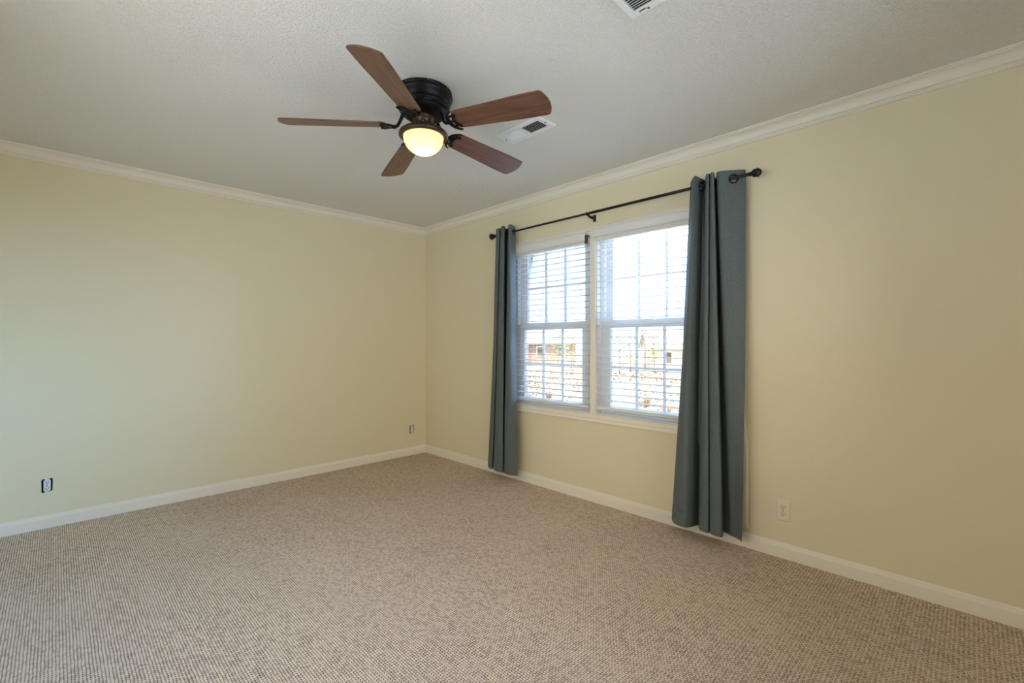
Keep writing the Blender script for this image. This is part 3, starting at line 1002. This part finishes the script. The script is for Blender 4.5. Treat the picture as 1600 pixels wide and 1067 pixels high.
def covered_outlet(label, loc, rz):
    root = thing('wall_outlet', label, 'outlet', loc, rz)
    m = MB()
    def rect(a, c, y): return [(-a, y, -c), (a, y, -c), (a, y, c), (-a, y, c)]
    m.loft([rect(0.035, 0.0572, -0.0006), rect(0.035, 0.0572, -0.003), rect(0.031, 0.0532, -0.0062)], closed=True)
    m.build('cover_plate', M['plastic'], root)
    receptacle(root, M['plastic'], (0.0055, 0.0085))
    s = MB(); s.lathe([(0.0, -0.0080), (0.003, -0.0076), (0.0035, -0.0062)], 12, axis='y', caps=False); s.build('screw', M['screw'], root)
    return root


def bare_outlet(label, loc, rz, shift=0.0):
    """receptacle in an open box hole, its cover plate missing"""
    root = thing('wall_outlet', label, 'outlet', loc, rz, group='uncovered outlets in the far wall')
    m = MB()
    out = [(-0.0255, -0.040), (-0.016, -0.045), (-0.010, -0.041), (0.012, -0.041), (0.018, -0.039), (0.0245, -0.033), (0.026, 0.036), (0.021, 0.047), (0.012, 0.042), (-0.012, 0.041), (-0.019, 0.044), (-0.0265, 0.036)]
    R = Matrix(((1, 0, 0, 0), (0, 0, -1, 0), (0, 1, 0, 0), (0, 0, 0, 1)))
    m.prism(out, 0.0003, 0.0012, R); m.build('box_hole', M['dark'], root)
    b = MB(); b.box(-0.0165, 0.0165, -0.0055, -0.0008, -0.035, 0.035); b.build('receptacle_body', M['plastic_white'], root, bevel=0.002)
    st = MB(); st.box(-0.009, 0.009, -0.0024, -0.0014, -0.0465, 0.0465); st.build('mounting_strap', M['lining'], root, bevel=0.0006)
    receptacle(root, M['plastic_white'], (0.005, 0.008))
    s = MB(); s.lathe([(0.0, -0.0072), (0.003, -0.0068), (0.0035, -0.0055)], 12, axis='y', caps=False); s.build('screw', M['screw'], root)
    return root


covered_outlet('beige covered duplex outlet on the wall right of the near curtain', (X0, 0.742, 0.262), -PI / 2)
bare_outlet('coverless white outlet at the left end of the far wall', (-0.039, Y0, 0.272), 0)
bare_outlet('coverless white outlet beside the room corner', (2.689, Y0, 0.271), 0)


# ------------------------------------------------------------------ outdoors
m = MB(); EV = 1.0  # unseen eaves, made wide to keep direct sun off the windows
m.box(XL - T - EV, X0 + T + EV, YN - T - EV, Y0 + T + EV, ZC + 0.155, ZC + 0.30)
tag(m.build('roof', M['pave']), 'unseen roof slab over the room, wide eaves added to block the sun', 'roof', kind='structure')
m = MB(); m.box(-16, XL - T - 0.01, -14, 12, -0.42, -0.30); m.box(XL - T, 7, -14, YN - T - 0.01, -0.42, -0.30)  # unseen pale slab, added to bounce daylight up through the fill windows
tag(m.build('reflector', M['pave']), 'pale concrete patio slab added behind the house to bounce daylight in', 'reflector', kind='structure')
def gz(x, y):
    d = max(0, x - 4)
    return -0.5 - 0.020 * d + 0.16 * noise.noise(Vector((x * 0.22, y * 0.22, 0))) * min(1, d / 4) + 0.05 * noise.noise(Vector((x * 0.9, y * 0.9, 3))) * min(1, d / 4)


m = MB(); xs = [-60, -30, -12, -4, -0.6, 1, 3.1, 4] + [4 + 0.5 * i for i in range(1, 45)] + [28, 31, 35, 40, 46, 54, 64, 76, 90, 110, 140, 190]
ys = [-60, -30, -12, -5, -2, 0] + [0.5 * i for i in range(1, 50)] + [27, 30, 34, 38, 44, 52, 62, 75, 90, 120, 160, 220]
m.loft([[(x, y, gz(x, y)) for y in ys] for x in xs], smooth=True)
tag(m.build('ground', M['ground']), 'dry tan leaf-strewn yard outside the windows', 'ground', kind='structure')

# leaf litter: loose curled leaves and chips on the yard
m = MB()
for i in range(8000):
    t = random.random()
    d = 7 + 26 * t * t
    a = math.radians(random.uniform(22, 52))
    x = 3 + d * math.cos(a); y = d * math.sin(a) + 0.3
    s = random.uniform(0.02, 0.06) * (0.6 + d / 14)
    R = Matrix.Translation((x, y, gz(x, y) + s * 0.3)) @ Matrix.Rotation(random.uniform(0, 6.28), 4, 'Z') @ Matrix.Rotation(random.uniform(-0.9, 0.9), 4, 'X') @ Matrix.Rotation(random.uniform(-0.9, 0.9), 4, 'Y')
    m.add([R @ Vector(p) for p in ((-s, 0, 0), (0, -s * 0.5, s * 0.2), (s, 0, 0), (0, s * 0.5, s * 0.2))], [(0, 1, 2), (0, 2, 3)])
tag(m.build('leaf_litter', M['leaf_dry']), 'brown dry leaves scattered over the yard outside', 'leaves', kind='stuff')


def at(u, d, z=None):
    """world point on the yard in direction u (pixel column of the photo) at depth d"""
    a = math.radians(45.14); s = (u - 800) / 716.5
    x = d * (math.cos(a) + s * math.sin(a)); y = d * (math.sin(a) - s * math.cos(a))
    return (x, y, gz(x, y) if z is None else z)


# pale curved walk crossing the yard
m = MB(); cl = crom([at(915, 7.2), at(938, 9.0), at(958, 12.0), at(968, 15.0), at(958, 19.0), at(930, 23.0)], 8)
rings = []
for i, p in enumerate(cl):
    q = cl[min(i + 1, len(cl) - 1)]; r = cl[max(i - 1, 0)]
    t = Vector((q[0] - r[0], q[1] - r[1], 0)).normalized(); nn = Vector((-t.y, t.x, 0)) * 0.55
    ring = []
    for k in (-1, -0.33, 0.33, 1):
        X_, Y_ = p[0] + nn.x * k, p[1] + nn.y * k
        ring.append((X_, Y_, max(gz(X_, Y_), gz(p[0], p[1])) + 0.06))
    rings.append(ring)
m.loft(rings)
o = m.build('garden_walk', M['pave']); tag(o, 'pale curved concrete walk in the yard outside', 'path', kind='structure')
sd = o.modifiers.new('thickness', 'SOLIDIFY'); sd.thickness = 0.12; sd.offset = -1


def house(u, d, wdt, dep, hw, hr, yaw, wallm, label):
    p = at(u, d)
    root = thing('house', label, 'house', p, yaw, group='houses beyond the yard')
    m = MB(); m.box(-wdt / 2, wdt / 2, -dep / 2, dep / 2, -0.6, hw)
    m.add([(-wdt / 2, -dep / 2, hw), (-wdt / 2, dep / 2, hw), (-wdt / 2, 0, hr), (wdt / 2, -dep / 2, hw), (wdt / 2, dep / 2, hw), (wdt / 2, 0, hr)], [(0, 1, 2), (3, 5, 4)])
    m.build('wall', wallm, root)
    r = MB(); e = 0.4
    for s_ in (-1, 1):
        k = (hr - hw) / (dep / 2)
        r.loft([[(x, s_ * (dep / 2 + e), hw - e * k), (x, 0, hr + 0.03), (x, 0, hr + 0.18), (x, s_ * (dep / 2 + e), hw - e * k + 0.15)] for x in (-wdt / 2 - e, wdt / 2 + e)], closed=True)
    r.build('roof', M['roofing'], root)
    for xx in (-wdt * 0.3, 0.0, wdt * 0.3):
        q = MB(); q.box(xx - 0.45, xx + 0.45, -dep / 2 - 0.05, -dep / 2 + 0.02, hw - 1.7, hw - 0.5)
        wf = q.build('window', M['vinyl'], root)
        g = MB(); g.box(xx - 0.37, xx + 0.37, -dep / 2 - 0.06, -dep / 2 - 0.051, hw - 1.62, hw - 0.58); g.build('pane', M['duct'], wf)
    return root


house(840, 58, 8.5, 7, 2.5, 4.6, -0.75, M['brick'], 'distant brick house with grey roof seen through the far window')
house(1074, 46, 8, 6, 2.2, 4.0, -0.95, M['siding'], 'distant pale house glimpsed at the curtain edge of the near window')


def tree(u, d, ht, cw, leafm, label, seed, dens=500, name='tree'):
    rnd = random.Random(seed)
    p = at(u, d)
    root = thing(name, label, 'tree', p, 0, group='trees beyond the yard')
    t = MB(); t.tube([(0, 0, -0.2), (0.03 * ht * 0.2, 0, ht * 0.3), (-0.02 * ht * 0.2, 0.02, ht * 0.6), (0, 0, ht * 0.92)], [0.035 * ht * 0.5, 0.026 * ht * 0.5, 0.016 * ht * 0.5, 0.004 * ht], 7)
    for k in range(12):
        z = ht * rnd.uniform(0.25, 0.8); a = rnd.uniform(0, 6.28); r = cw * rnd.uniform(0.5, 0.95) * (1.05 - z / ht)
        t.tube([(0, 0, z), (r * 0.5 * math.cos(a), r * 0.5 * math.sin(a), z + r * 0.35), (r * math.cos(a), r * math.sin(a), z + r * 0.8)], [0.006 * ht, 0.004 * ht, 0.0015 * ht], 5)
    t.build('trunk', M['bark'], root)
    c = MB()
    for i in range(dens):
        z = rnd.uniform(0.18, 1.0); rr = cw * math.sqrt(rnd.random()) * (1.08 - z) ** 0.6
        a = rnd.uniform(0, 6.28); s = rnd.uniform(0.018, 0.04) * ht
        R = Matrix.Translation((rr * math.cos(a), rr * math.sin(a), z * ht)) @ Matrix.Rotation(rnd.uniform(0, 6.28), 4, 'Z') @ Matrix.Rotation(rnd.uniform(-1.2, 1.2), 4, 'X')
        c.add([R @ Vector(q) for q in ((-s, 0, 0), (0, -s * 0.5, 0.1 * s), (s, 0, 0), (0, s * 0.5, 0.1 * s))], [(0, 1, 2), (0, 2, 3)])
    c.build('foliage', leafm, root)
    return root


tree(872, 44, 3.0, 1.3, M['leaf_green'], 'dull green tree behind the distant brick house', 1)
tree(893, 36, 2.6, 1.5, M['leaf_yellow'], 'yellow-green tree seen low in the far window, right of the house', 2)
tree(912, 52, 3.6, 1.6, M['twigs'], 'bare grey tree next to the mullion of the far window', 3, 260)
tree(824, 66, 4.0, 2.0, M['twigs'], 'bare grey tree left of the distant brick house', 4, 260)
tree(968, 30, 2.7, 0.9, M['leaf_yellow'], 'leftmost yellow-green tree in the near window', 5)
tree(985, 34, 2.9, 1.0, M['leaf_yellow'], 'yellow-green tree just left of the first upright bar in the near window', 6)
tree(1008, 40, 3.4, 1.3, M['twigs'], 'bare grey tree in the middle column of the near window', 7, 260)
tree(1022, 32, 2.7, 0.8, M['leaf_yellow'], 'slim yellow-green tree in the middle column of the near window', 8)
tree(1048, 56, 3.8, 1.8, M['twigs'], 'bare grey tree behind the pale distant house', 9, 260)


def shrub(u, d, ht, leafm, label, seed):
    rnd = random.Random(seed)
    root = thing('dry_shrub', label, 'shrub', at(u, d), 0, group='dry shrubs in the yard')
    m = MB()
    for k in range(46):
        a = rnd.uniform(0, 6.28); r = ht * rnd.uniform(0.2, 0.9); z = ht * rnd.uniform(0.4, 1.0)
        m.tube([(0, 0, -0.05), (r * 0.4 * math.cos(a), r * 0.4 * math.sin(a), z * 0.7), (r * math.cos(a), r * math.sin(a), z)], [0.012, 0.008, 0.003], 4)
    m.build('twigs', leafm, root)


shrub(905, 9.6, 0.42, M['twigs'], 'low grey twiggy shrub near the far window, beside the mullion', 11)
shrub(1012, 13, 0.5, M['leaf_dry'], 'brown twiggy shrub in the middle column of the near window', 12)
shrub(1040, 11, 0.45, M['leaf_dry'], 'brown twiggy shrub nearest the right curtain', 13)
shrub(858, 15, 0.5, M['leaf_dry'], 'brown twiggy shrub in the middle column of the far window', 14)
